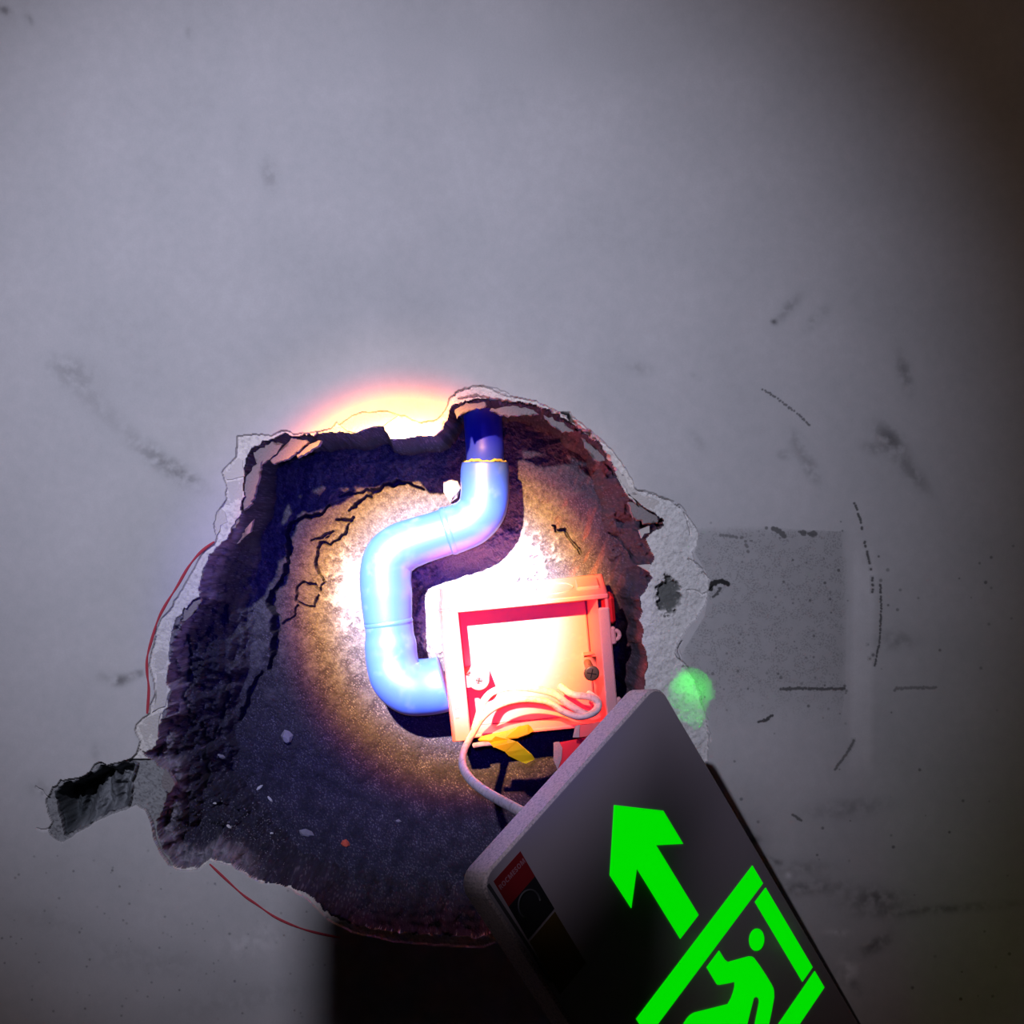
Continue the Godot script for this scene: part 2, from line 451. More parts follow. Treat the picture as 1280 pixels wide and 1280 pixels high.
func build_wall():
	var ma := fill(ragged(pts(RIM), 5.0, 0.5))
	var mb := fill(ragged(pts(BROKEN), 4.0, 1.1))
	var mc := fill(ragged(pts(SLOT), 4.0, 0.8))
	var bed := PackedVector2Array()
	for p in pts(BED):
		bed.append(deep(p, -ZF))
	var mf := fill(ragged(bed, 9.0, 2.5))
	var db := spread(mb, 1)
	var dc := spread(mc, 1)
	var df := spread(mf, 0)
	var groove := PackedFloat32Array()
	groove.resize(NX * NY)
	for c in CRACKS:
		var line := pts(c[3])
		var fine := PackedVector2Array()
		for i in line.size() - 1:
			var n := maxi(1, int(line[i].distance_to(line[i + 1]) / 4.0))
			for k in n:
				fine.append(line[i].lerp(line[i + 1], float(k) / n) + Vector2(rng.randfn(0, 1.0), rng.randfn(0, 1.0)))
		fine.append(line[line.size() - 1])
		for i in fine.size():
			fine[i] = deep(fine[i], c[0])
		for i in fine.size() - 1:
			var w: float = c[1] * rng.randf_range(0.6, 1.2) * (0.35 + 0.75 * sin(PI * (i + 0.5) / fine.size())) * (0.8 + 0.4 * sin(i * 0.9 + c[1] * 7.0))
			var p := fine[i]
			var q := fine[i + 1]
			for j in range(int((minf(p.y, q.y) - w - GY) / STEP), int((maxf(p.y, q.y) + w - GY) / STEP) + 2):
				for k in range(int((minf(p.x, q.x) - w - GX) / STEP), int((maxf(p.x, q.x) + w - GX) / STEP) + 2):
					if j < 0 or k < 0 or j >= NY or k >= NX:
						continue
					var e := near_line(Vector2(GX + k * STEP, GY + j * STEP), p, q)
					if e < w + 0.75:
						groove[j * NX + k] = maxf(groove[j * NX + k], c[2] * S * clampf((w + 0.75 - e) / (w * 0.55 + 0.3), 0, 1))
	var n1 := noise(0.010, FastNoiseLite.TYPE_SIMPLEX_SMOOTH, 3, 11)
	var n2 := noise(0.035, FastNoiseLite.TYPE_SIMPLEX_SMOOTH, 4, 12)
	var n3 := noise(0.11, FastNoiseLite.TYPE_SIMPLEX_SMOOTH, 3, 13)
	var n4 := noise(0.33, FastNoiseLite.TYPE_SIMPLEX, 2, 14)
	var z := PackedFloat32Array()
	z.resize(NX * NY)
	var col := PackedColorArray()
	col.resize(NX * NY)
	for j in NY:
		var y := GY + j * STEP
		for i in NX:
			var k := j * NX + i
			var x := GX + i * STEP
			var h := 0.0
			if mb[k] == 1:
				var a := n1.get_noise_2d(x, y)
				var b := n2.get_noise_2d(x, y)
				var c := n3.get_noise_2d(x, y)
				var f := n4.get_noise_2d(x, y)
				var full := ZF - 0.034 * smoothstep(990.0, 1160.0, y)
				var t := db[k] / (db[k] + df[k])
				var on_bed := smoothstep(0.86, 1.0, t)
				var tt := clampf(t + (a * 0.20 + b * 0.12 + c * 0.025) * (1.0 - on_bed), 0.0, 1.0)
				var s := tt * 6.0
				var stair := (floorf(s) + smoothstep(0.15, 0.55, s - floorf(s))) / 6.0
				tt = lerpf(tt, stair, 0.5 * (1.0 - on_bed))
				h = 0.0025 + (full - 0.0025) * pow(tt, 0.85)
				h = minf(h, 0.003 + db[k] * S * 14.0)
				h += (b * 0.0026 + c * 0.0007) * (1.0 - on_bed) + (a * 0.003 + b * 0.0012 + c * 0.0006) * on_bed + f * 0.0003
				h = maxf(h, 0.001)
				# its colours: mortar on the flanks, painted dark and bluish with the hole's shade, paler at the broken lip, concrete on the bed, brick traces to the right
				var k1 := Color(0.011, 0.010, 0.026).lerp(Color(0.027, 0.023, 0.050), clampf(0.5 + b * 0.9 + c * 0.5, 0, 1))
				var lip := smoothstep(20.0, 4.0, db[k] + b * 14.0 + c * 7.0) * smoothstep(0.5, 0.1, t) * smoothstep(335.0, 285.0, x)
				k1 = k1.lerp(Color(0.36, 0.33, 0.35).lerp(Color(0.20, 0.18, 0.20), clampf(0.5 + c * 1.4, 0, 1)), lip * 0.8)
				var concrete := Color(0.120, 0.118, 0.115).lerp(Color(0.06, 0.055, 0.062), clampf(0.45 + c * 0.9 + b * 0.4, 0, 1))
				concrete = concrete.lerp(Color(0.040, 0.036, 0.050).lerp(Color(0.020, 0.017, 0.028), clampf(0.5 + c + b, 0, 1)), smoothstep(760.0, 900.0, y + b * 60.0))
				k1 = k1.lerp(concrete, smoothstep(0.55, 0.9, t) * smoothstep(1000.0, 880.0, y + b * 40.0) * smoothstep(5.0, 24.0, db[k]))  # concrete kept dark next to the rim, shade put into the colour
				var right := smoothstep(690.0, 740.0, x + b * 40.0) * smoothstep(500.0, 560.0, y)
				var streak := n2.get_noise_2d(x * 1.3 + y * 0.5, y * 0.25)
				k1 = k1.lerp(Color(0.060, 0.042, 0.064).lerp(Color(0.19, 0.08, 0.075), smoothstep(0.12, 0.4, streak)), right * 0.7 * smoothstep(630.0, 700.0, x - (y - 640.0) * 0.5 + b * 50.0) * (1.0 - lip))
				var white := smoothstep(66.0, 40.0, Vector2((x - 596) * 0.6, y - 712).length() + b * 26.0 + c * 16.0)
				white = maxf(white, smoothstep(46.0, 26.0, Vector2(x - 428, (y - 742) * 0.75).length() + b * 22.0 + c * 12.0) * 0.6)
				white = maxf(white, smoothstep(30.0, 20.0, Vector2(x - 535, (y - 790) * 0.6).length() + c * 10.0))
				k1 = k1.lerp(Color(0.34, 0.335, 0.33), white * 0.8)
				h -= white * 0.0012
				if f > 0.48:
					k1 = k1.lerp(Color(0.20, 0.19, 0.21), smoothstep(0.48, 0.62, f) * 0.55 * clampf(0.5 + b, 0, 1))
				k1 *= 1.0 + f * 0.35
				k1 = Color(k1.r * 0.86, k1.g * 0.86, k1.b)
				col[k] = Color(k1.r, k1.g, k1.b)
			elif mc[k] == 1:
				var b := n2.get_noise_2d(x, y)
				var c := n3.get_noise_2d(x, y)
				var rib := sin(x * 0.26 + (y - 1000) * 0.03 + b * 2.0)
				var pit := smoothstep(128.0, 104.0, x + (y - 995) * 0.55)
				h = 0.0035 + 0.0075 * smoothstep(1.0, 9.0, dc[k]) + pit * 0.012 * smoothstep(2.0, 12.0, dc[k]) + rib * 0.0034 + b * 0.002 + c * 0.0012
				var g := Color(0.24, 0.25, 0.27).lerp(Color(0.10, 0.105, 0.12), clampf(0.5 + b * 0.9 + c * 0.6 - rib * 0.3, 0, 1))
				col[k] = g.lerp(Color(0.03, 0.038, 0.045), pit * 0.8)  # darkness of the pit put into the colour too
			elif ma[k] == 1:
				h = 0.0016 + n2.get_noise_2d(x, y) * 0.0008 + n3.get_noise_2d(x, y) * 0.0004
				if x < 215 and y > 950 and x > 160:
					h += 0.002
				var worn := smoothstep(0.1, 0.45, n3.get_noise_2d(x * 1.5, y * 1.5))
				if x > 795:
					var hollow := smoothstep(20.0, 12.0, Vector2((x - 836) * 1.1, (y - 745) * 0.75).length() + n3.get_noise_2d(x, y) * 8.0)
					h += hollow * 0.004
					col[k] = Color(0.76, 0.73, 0.72).lerp(Color(0.12, 0.125, 0.12), maxf(hollow, worn * 0.25))  # the hollow is coloured dark besides being sunk
				elif y > 950 and x < 215:
					col[k] = Color(0.30, 0.30, 0.31).lerp(Color(0.17, 0.165, 0.18), worn)
				else:
					col[k] = Color(0.76, 0.715, 0.68).lerp(Color(0.48, 0.44, 0.45), worn * 0.6)
			z[k] = -h - groove[k]
	relief = z
	# the three skins of the wall: paint, bared plaster, broken masonry
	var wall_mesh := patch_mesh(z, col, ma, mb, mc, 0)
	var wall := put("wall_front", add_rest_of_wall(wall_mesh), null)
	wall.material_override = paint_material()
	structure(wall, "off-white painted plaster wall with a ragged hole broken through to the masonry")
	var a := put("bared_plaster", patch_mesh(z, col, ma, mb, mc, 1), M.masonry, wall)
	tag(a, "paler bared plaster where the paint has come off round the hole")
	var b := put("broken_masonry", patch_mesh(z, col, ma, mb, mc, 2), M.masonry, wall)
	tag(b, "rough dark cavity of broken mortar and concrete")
	flakes(wall)
	red_lines(wall)

func patch_mesh(z: PackedFloat32Array, col: PackedColorArray, ma: PackedByteArray, mb: PackedByteArray, mc: PackedByteArray, want: int) -> ArrayMesh:
	var number := PackedInt32Array()
	number.resize(NX * NY)
	number.fill(-1)
	var v := PackedVector3Array()
	var nn := PackedVector3Array()
	var cc := PackedColorArray()
	var uv := PackedVector2Array()
	var ix := PackedInt32Array()
	for j in NY - 1:
		for i in NX - 1:
			var k := j * NX + i
			var inside := ma[k] + ma[k + 1] + ma[k + NX] + ma[k + NX + 1]
			var broken := mb[k] + mb[k + 1] + mb[k + NX] + mb[k + NX + 1] + mc[k] + mc[k + 1] + mc[k + NX] + mc[k + NX + 1]
			var is_kind := 0
			if broken >= 2:
				is_kind = 2
			elif inside >= 2:
				is_kind = 1
			if is_kind != want:
				continue
			for q in [k, k + 1, k + NX + 1, k, k + NX + 1, k + NX]:
				if number[q] < 0:
					number[q] = v.size()
					var qi: int = q % NX
					var qj: int = q / NX
					v.append(Vector3((GX + qi * STEP - 640) * S, (640 - GY - qj * STEP) * S, z[q]))
					var dx := z[mini(q + 1, NX * NY - 1)] - z[maxi(q - 1, 0)]
					var dy := z[maxi(q - NX, 0)] - z[mini(q + NX, NX * NY - 1)]
					nn.append(Vector3(-dx, -dy, 2.0 * STEP * S).normalized())
					var c := col[q]
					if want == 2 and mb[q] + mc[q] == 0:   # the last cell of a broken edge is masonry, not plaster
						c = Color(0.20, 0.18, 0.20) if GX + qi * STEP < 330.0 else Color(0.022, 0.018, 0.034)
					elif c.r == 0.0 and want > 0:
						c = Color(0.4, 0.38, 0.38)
					cc.append(c)
					uv.append(Vector2((GX + qi * STEP + 40.0) / 1360.0, (GY + qj * STEP + 40.0) / 1360.0))
				ix.append(number[q])
	var arr := []
	arr.resize(Mesh.ARRAY_MAX)
	arr[Mesh.ARRAY_VERTEX] = v
	arr[Mesh.ARRAY_NORMAL] = nn
	if want > 0:
		arr[Mesh.ARRAY_COLOR] = cc
	arr[Mesh.ARRAY_TEX_UV] = uv
	arr[Mesh.ARRAY_INDEX] = ix
	var m := ArrayMesh.new()
	m.add_surface_from_arrays(Mesh.PRIMITIVE_TRIANGLES, arr)
	return m

func add_rest_of_wall(m: ArrayMesh) -> ArrayMesh:
	var st := begin()
	st.append_from(m, 0, Transform3D())
	st.deindex()
	var x0 := GX
	var x1 := GX + (NX - 1) * STEP
	var y0 := GY
	var y1 := GY + (NY - 1) * STEP
	var l := 640.0 - 1.5 / S
	var r := 640.0 + 1.5 / S
	var t := 640.0 - 1.0 / S
	var b := 640.0 + 1.7 / S
	for q in [[l, t, r, y0], [l, y1, r, b], [l, y0, x0, y1], [x1, y0, r, y1]]:
		for p in [[q[0], q[1]], [q[2], q[1]], [q[2], q[3]], [q[0], q[1]], [q[2], q[3]], [q[0], q[3]]]:
			st.set_normal(Vector3(0, 0, 1))
			st.set_uv(Vector2(p[0] + 40.0, p[1] + 40.0) / 1360.0)
			st.add_vertex(Vector3((p[0] - 640) * S, (640 - p[1]) * S, 0))
	# the back of the wall closes it
	for p in [Vector3(-1.5, -1.7, -0.24), Vector3(-1.5, 1.0, -0.24), Vector3(1.5, 1.0, -0.24), Vector3(-1.5, -1.7, -0.24), Vector3(1.5, 1.0, -0.24), Vector3(1.5, -1.7, -0.24)]:
		st.set_normal(Vector3(0, 0, -1))
		st.set_uv(Vector2.ZERO)
		st.add_vertex(p)
	return st.commit()

# the paint: off-white, with smears, scuffs and a rubbed patch
func paint_material() -> StandardMaterial3D:
	var n := 1360
	var stain := PackedFloat32Array()
	stain.resize(n * n)
	var low := noise(0.006, FastNoiseLite.TYPE_SIMPLEX_SMOOTH, 4, 31).get_image(n, n, false, false, false).get_data()
	var mid := noise(0.05, FastNoiseLite.TYPE_SIMPLEX_SMOOTH, 3, 32).get_image(n, n, false, false, false).get_data()
	var hi := noise(0.3, FastNoiseLite.TYPE_SIMPLEX, 2, 33).get_image(n, n, false, false, false).get_data()
	# smears: x, y, long radius, short radius, angle, strength
	for s in [[985,385,26,9,-50,0.22],[1020,398,22,8,-45,0.22],[966,402,5,4,0,0.5],[1112,548,26,14,45,0.42],[1140,590,40,12,50,0.25],[1130,465,30,10,75,0.28],[1000,560,34,12,60,0.2],[980,568,10,7,0,0.22],[1015,590,18,9,60,0.2],[870,550,20,9,50,0.12],[336,218,26,12,80,0.16],[236,40,10,6,80,0.12],[5,12,10,6,40,0.35],[36,24,9,5,60,0.22],[88,462,44,22,20,0.16],[200,575,60,16,38,0.2],[225,590,44,10,30,0.18],[120,505,60,16,40,0.10],[150,850,13,8,-10,0.42],[172,842,12,6,-20,0.32],[130,845,14,9,0,0.12],[119,940,6,14,0,0.14],[50,985,20,14,0,0.14],[1090,560,18,9,20,0.2],[1120,800,30,14,0,0.22],[1085,700,10,10,0,0.1],[1060,1010,60,14,-6,0.20],[1000,1110,60,10,-5,0.3],[1090,1130,60,20,10,0.22],[1000,1085,50,12,0,0.2],[1095,1180,26,10,-30,0.4],[1068,1232,12,8,60,0.4],[1060,1215,14,22,0,-0.25],[1100,1120,30,12,0,0.25],[940,1050,12,6,-10,0.4],[965,1075,14,4,20,0.35],[800,460,20,10,10,0.14],[870,470,8,4,30,0.2],[300,1250,120,22,-8,0.10],[180,1200,120,26,6,0.10],[310,1180,50,18,-20,-0.10],[60,1150,80,20,10,0.08],[920,1080,6,5,0,-0.3],[985,1093,5,5,0,-0.3],[1045,1165,14,5,0,-0.22],[1190,1135,90,6,-4,0.3],[640,60,200,40,0,0.04],[300,170,14,60,0,0.06]]:
		smear(stain, n, s[0] + 40, s[1] + 40, s[2], s[3], deg_to_rad(s[4]), s[5] * 0.62, mid)
	# the rubbed patch to the right of the hole
	var rub := pts([872,660, 935,655, 1000,662, 1060,664, 1062,700, 1058,780, 1056,862, 1050,905, 985,930, 930,945, 890,930, 872,860, 850,820, 880,770, 888,725, 868,690])
	for y in range(650, 950):
		for x in range(846, 1066):
			if Geometry2D.is_point_in_polygon(Vector2(x, y), rub):
				stain[(y + 40) * n + x + 40] += (0.10 + (0.12 if hi[y * n + x] > 158 and mid[y * n + x] > 118 else 0.0)) * smoothstep(0.0, 14.0, minf(minf(x - 846, 1062 - x), minf(y - 655, (930 - y) * 0.14)))
	for y in range(660, 990):   # the trowelled strip beside it
		for x in range(1058, 1100):
			stain[(y + 40) * n + x + 40] -= 0.08 * smoothstep(20.0, 8.0, absf(x - 1078.0 + (y - 800) * 0.02)) * smoothstep(0.0, 60.0, minf(y - 660, 988 - y))
	# scratches: half width, strength, broken-up-ness, points
	for c in [[1.6,0.5,0.2,[975,861, 1000,860, 1030,861, 1056,860]],[1.5,0.25,0.2,[1120,860, 1170,859]],[1.4,0.35,0.0,[1067,925, 1060,938, 1050,952, 1043,962]],[1.5,0.5,0.72,[1068,628, 1075,650, 1082,685, 1090,720, 1091,742]],[1.2,0.5,0.5,[1100,730, 1101,760, 1099,800, 1093,832]],[1.3,0.4,0.6,[952,486, 975,500, 1000,520, 1015,535]],[2.6,0.8,0.25,[888,736, 890,728, 902,726, 910,730]],[1.4,0.6,0.2,[948,902, 958,899, 965,893]],[1.6,0.55,0.3,[900,735, 896,742, 890,746]],[1.4,0.4,0.2,[990,1018, 997,1022, 1002,1026]],[1.2,0.5,0.4,[998,664, 1008,666, 1020,668]],[3.0,0.45,0.6,[965,660, 975,664, 980,670]],[3.0,0.45,0.6,[1003,665, 1012,667, 1020,666]],[2.0,0.35,0.65,[900,668, 930,672, 935,690]]]:
		var line := pts(c[3])
		for i in line.size() - 1:
			var steps := int(line[i].distance_to(line[i + 1]) * 1.5)
			for q in steps:
				if rng.randf() < c[2]:
					continue
				var p := line[i].lerp(line[i + 1], float(q) / steps) + Vector2(rng.randfn(0, 0.4), rng.randfn(0, 0.6))
				blot(stain, n, p, c[0], c[1])
	for i in 90:
		blot(stain, n, Vector2(rng.randf_range(870, 1060), rng.randf_range(660, 900)), rng.randf_range(0.8, 2.0), rng.randf_range(0.15, 0.45))
	for i in 90:
		blot(stain, n, Vector2(rng.randf_range(880, 1270), rng.randf_range(640, 1270)), rng.randf_range(0.8, 2.2), rng.randf_range(0.1, 0.4))
	for i in 130:
		blot(stain, n, Vector2(rng.randf_range(0, 420), rng.randf_range(1060, 1275)), rng.randf_range(0.7, 1.6), rng.randf_range(0.05, 0.3))
	var out := PackedByteArray()
	out.resize(n * n * 3)
	for k in n * n:
		var v := 0.79 + (low[k] - 128) * 0.00022 + (mid[k] - 128) * 0.00014 + (hi[k] - 128) * 0.00010
		v *= clampf(1.0 - stain[k], 0.12, 1.25)
		var w := clampi(int(v * 255.0), 0, 255)
		out[k * 3] = w
		out[k * 3 + 1] = int(w * 0.985)
		out[k * 3 + 2] = int(w * 0.99)
	var m := mat(Color.WHITE, 0.85)
	m.albedo_texture = ImageTexture.create_from_image(Image.create_from_data(n, n, false, Image.FORMAT_RGB8, out))
	m.texture_repeat = false
	return m

func blot(stain: PackedFloat32Array, n: int, p: Vector2, r: float, s: float):
	p += Vector2(40, 40)
	for y in range(int(p.y - r - 1), int(p.y + r + 2)):
		for x in range(int(p.x - r - 1), int(p.x + r + 2)):
			if x >= 0 and y >= 0 and x < n and y < n:
				var k := y * n + x
				stain[k] = maxf(stain[k], s * clampf(r + 0.5 - Vector2(x, y).distance_to(p), 0, 1))

func smear(stain: PackedFloat32Array, n: int, cx: float, cy: float, a: float, b: float, ang: float, s: float, mid: PackedByteArray):
	var r := int(maxf(a, b) * 1.7)
	var ca := cos(ang)
	var sa := sin(ang)
	for y in range(maxi(0, int(cy) - r), mini(n, int(cy) + r)):
		for x in range(maxi(0, int(cx) - r), mini(n, int(cx) + r)):
			var dx := x - cx
			var dy := y - cy
			var e := Vector2((dx * ca + dy * sa) / a, (dy * ca - dx * sa) / b).length_squared()
			if e < 3.0:
				var k := y * n + x
				stain[k] += s * exp(-e * 1.3) * clampf(0.45 + (mid[k] - 96) * 0.012, 0.1, 1.3)

# loose flakes of paint and plaster round the rim: depth of the face, thickness, kind, outline
func flakes(wall: Node):
	var list := [
		[-0.0006, 0.0022, 0, [425,531, 441,520, 456,516, 484,516, 497,520, 480,532, 462,534, 446,541, 432,539]],
		[-0.0020, 0.0030, 0, [484,543, 493,534, 505,529, 512,533, 530,534, 548,529, 556,524, 553,536, 542,545, 520,544, 503,548, 490,550]],
		[-0.0016, 0.0020, 0, [492,527, 498,520, 506,523, 505,531, 496,533]],
		[-0.0012, 0.0018, 0, [277,590, 297,571, 303,576, 305,596, 283,600]],
		[-0.0014, 0.0020, 0, [282,603, 303,599, 302,624, 296,634, 280,632, 286,620]],
		[-0.0008, 0.0018, 0, [269,655, 274,634, 281,640, 284,652, 276,657, 271,671]],
		[-0.0030, 0.0030, 1, [284,640, 298,635, 298,652, 288,665, 275,668, 280,655]],
		[-0.0020, 0.0020, 0, [247,703, 253,693, 263,689, 258,699, 248,705]],
		[-0.0020, 0.0022, 0, [234,721, 243,708, 252,705, 249,718, 240,722, 231,727]],
		[-0.0020, 0.0022, 0, [222,747, 230,734, 243,729, 247,735, 236,744, 226,750]],
		[-0.0040, 0.0030, 1, [219,768, 227,752, 246,742, 250,750, 240,768, 228,779, 216,776]],
		[-0.0020, 0.0024, 0, [196,788, 204,778, 216,772, 214,792, 210,806, 200,806, 194,800]],
		[-0.0014, 0.0022, 0, [189,820, 199,812, 208,815, 209,832, 201,838, 192,836]],
		[-0.0012, 0.0022, 0, [194,842, 206,840, 207,860, 210,868, 206,884, 190,890, 195,872]],
		[-0.0012, 0.0022, 0, [172,908, 180,899, 200,890, 198,912, 193,932, 180,935, 176,920]],
		[-0.0040, 0.0040, 1, [314,566, 340,553, 352,556, 346,566, 330,578, 320,584]],
		[-0.0050, 0.0040, 1, [334,574, 352,560, 365,545, 384,552, 372,565, 352,576, 340,580]],
		[-0.0070, 0.0050, 1, [366,566, 388,553, 400,548, 396,556, 380,566, 368,572]],
		[-0.0040, 0.0040, 1, [304,600, 316,580, 326,576, 322,600, 312,630, 304,638]],
		[-0.0060, 0.0040, 1, [296,676, 306,660, 314,650, 312,664, 300,674, 292,682]],
		[-0.0016, 0.0030, 0, [768,590, 776,584, 788,598, 790,610, 800,618, 786,618, 778,606]],
		[-0.0016, 0.0030, 0, [786,616, 806,618, 830,628, 840,642, 832,650, 814,638, 800,630]],
		[-0.0060, 0.0050, 1, [786,626, 806,634, 826,646, 826,654, 806,654, 792,646]],
		[-0.0030, 0.0030, 0, [800,664, 812,658, 812,666, 806,668, 804,674]],
		[-0.0020, 0.0030, 0, [797,706, 814,704, 820,712, 812,716, 806,712]],
		[-0.0030, 0.0040, 1, [206,962, 214,972, 218,984, 210,994, 200,986, 200,972]],
		[-0.0040, 0.0040, 1, [566,512, 580,503, 606,502, 606,508, 586,512, 570,522]],
		[-0.0060, 0.0040, 1, [612,512, 634,506, 660,509, 674,516, 650,518, 630,520]],
		[-0.0060, 0.0040, 1, [680,519, 702,527, 718,540, 704,540, 690,530]],
		[-0.0060, 0.0040, 1, [728,546, 746,560, 758,574, 750,578, 736,562]],
	]
	for f in list:
		var poly := ragged(pts(f[3]), 6.0, 0.6) if f[2] == 0 else ragged(pts(f[3]), 3.0, 1.0)
		var mid := Vector2.ZERO
		for p in poly:
			mid += p / poly.size()
		var own := PackedVector2Array()
		for p in poly:
			own.append((p - mid) * Vector2(S, -S))
		var st := begin()
		var tilt := Basis.from_euler(Vector3(rng.randf_range(-0.10, 0.10), rng.randf_range(-0.10, 0.10), 0))
		slab(st, own, Transform3D(tilt, Vector3.ZERO), -f[1], 0.0, 0.95)
		var o := put("plaster_flake", done(st), M.flake if f[2] == 0 else M.flake_grey, wall)
		o.position = at(mid.x, mid.y, 0) + Vector3(0, 0, f[0])

func red_lines(wall: Node):
	for l in [[1.7, [268,677, 251,690, 236,708, 222,732, 207,756, 197,776, 189,802, 184,822, 184,842, 186,862, 184,892], 0],
			[1.5, [262,1080, 280,1097, 303,1118, 320,1130, 345,1147, 375,1160, 400,1167, 425,1172], 1]]:
		var line := pts(l[1])
		var path := PackedVector3Array()
		for p in line:
			path.append(at(p.x, p.y, 0))
		path = smooth_path(path, 5)
		var st := begin(true)
		for i in path.size() - 1:
			var a: Vector3 = (path[i + 1] - path[i]).normalized().cross(Vector3(0, 0, 1)) * S * l[0]
			var w1 := 0.6 + 0.5 * absf(sin(i * 0.37))
			var w2 := 0.6 + 0.5 * absf(sin((i + 1) * 0.37))
			var up := Vector3(0, 0, 0.00018)
			quad(st, path[i] - a * w1 + up, path[i] + a * w1 + up, path[i + 1] + a * w2 + up, path[i + 1] - a * w2 + up)
			quad(st, path[i] - a * w1 + up, path[i + 1] - a * w2 + up, path[i + 1] - a * w2 * 1.05 - up, path[i] - a * w1 * 1.05 - up)
			quad(st, path[i] + a * w1 + up, path[i] + a * w1 * 1.05 - up, path[i + 1] + a * w2 * 1.05 - up, path[i + 1] + a * w2 + up)
		var o := put("red_pencil_line", done(st), M.red_pencil, wall)
		tag(o, "red line drawn on the paint along the rim of the hole" if l[2] == 0 else "thin red curve drawn on the paint below the hole")

# ---------------------------------------------------------------- blue conduit
func build_conduit():
	var zc := -0.050
	var base := at(600, 660, zc)
	var o := thing("conduit", "bright blue plastic conduit bending down from the top of the hole to the red box", "pipe", base)
	var rel := func(a: Array) -> PackedVector3Array:
		var r := PackedVector3Array()
		for q in a:
			r.append(at(q[0], q[1], q[2]) - base)
		return r
	var px := S * (D - zc) / D
	# straight pipe out of the masonry
	var st := begin(true)
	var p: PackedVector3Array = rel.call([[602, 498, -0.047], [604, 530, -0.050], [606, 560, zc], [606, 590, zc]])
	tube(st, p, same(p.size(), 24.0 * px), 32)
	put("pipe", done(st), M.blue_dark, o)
	# a smear of cement round the socket's mouth
	st = begin(true)
	var ring := PackedVector3Array()
	for k in 49:
		var a := TAU * k / 48.0
		var rr := 25.6 * px * (1.0 + 0.025 * sin(k * 0.9) + 0.02 * sin(k * 2.9))
		ring.append(at(606, 577 + 1.3 * sin(k * 0.7) + 0.8 * sin(k * 2.1), zc) - base + Vector3(cos(a) * rr, 0, sin(a) * rr))
	tube(st, ring, same(ring.size(), 1.9 * px), 8)
	put("cement_bead", done(st), M.glue, o)
	# upper elbow
	var e1: PackedVector3Array = smooth_path(rel.call([[606, 578, zc], [606, 600, zc], [606, 618, zc], [602, 637, zc], [589, 652, zc], [572, 660, zc], [561, 664, zc]]), 6)
	st = begin(true)
	var r1 := same(e1.size(), 30.3 * px)
	for i in 4:
		r1[i] = (29.0 + 0.4 * i) * px
	tube(st, e1, r1, 36)
	put("elbow", done(st), M.blue, o)
	# middle elbow
	var e2: PackedVector3Array = smooth_path(rel.call([[564, 663, zc], [545, 669, zc], [520, 677, zc], [501, 685, zc], [487, 698, zc], [482, 718, zc], [483, 745, zc], [485, 779, zc]]), 6)
	st = begin(true)
	var r2 := same(e2.size(), 31.0 * px)
	for i in r2.size():
		var t := float(i) / (r2.size() - 1)
		r2[i] = lerpf(29.2, 32.5, smoothstep(0.1, 0.6, t)) * px
		if t > 0.85:
			r2[i] = lerpf(32.5, 30.0, (t - 0.85) / 0.15) * px
	tube(st, e2, r2, 36)
	put("elbow", done(st), M.blue, o)
	for q in [[Vector2(566, 662), Vector2(557, 665), 30.6, 31.4], [Vector2(485, 775), Vector2(486, 782), 30.4, 31.0]]:
		st = begin(true)
		var c: PackedVector3Array = rel.call([[q[0].x, q[0].y, zc], [q[0].lerp(q[1], 0.15).x, q[0].lerp(q[1], 0.15).y, zc], [q[0].lerp(q[1], 0.5).x, q[0].lerp(q[1], 0.5).y, zc], [q[0].lerp(q[1], 0.85).x, q[0].lerp(q[1], 0.85).y, zc], [q[1].x, q[1].y, zc]])
		tube(st, c, PackedFloat32Array([q[2] * px * 0.97, q[2] * px, q[3] * px, q[2] * px, q[2] * px * 0.97]), 36)
		put("joint_ring", done(st), M.blue, o)
	# lower elbow into the box
	var e3: PackedVector3Array = smooth_path(rel.call([[486, 780, zc], [488, 803, zc], [490, 825, zc], [496, 845, zc + 0.001], [512, 858, zc], [530, 859, -0.052], [545, 857, -0.053], [556, 854, -0.053]]), 6)
	st = begin(true)
	var r3 := same(e3.size(), 31.0 * px)
	for i in r3.size():
		var t := float(i) / (r3.size() - 1)
		r3[i] = (30.2 + 2.3 * smoothstep(0.08, 0.16, t) + 3.0 * smoothstep(0.3, 0.6, t)) * px
	tube(st, e3, r3, 36)
	put("elbow", done(st), M.blue, o)

# ---------------------------------------------------------------- red junction box
func box_frame() -> Transform3D:
	var b := Basis(Vector3(0, 0, 1), deg_to_rad(5.5)) * Basis(Vector3(1, 0, 0), deg_to_rad(13.0))
	return Transform3D(b, at(662, 836, -0.030))

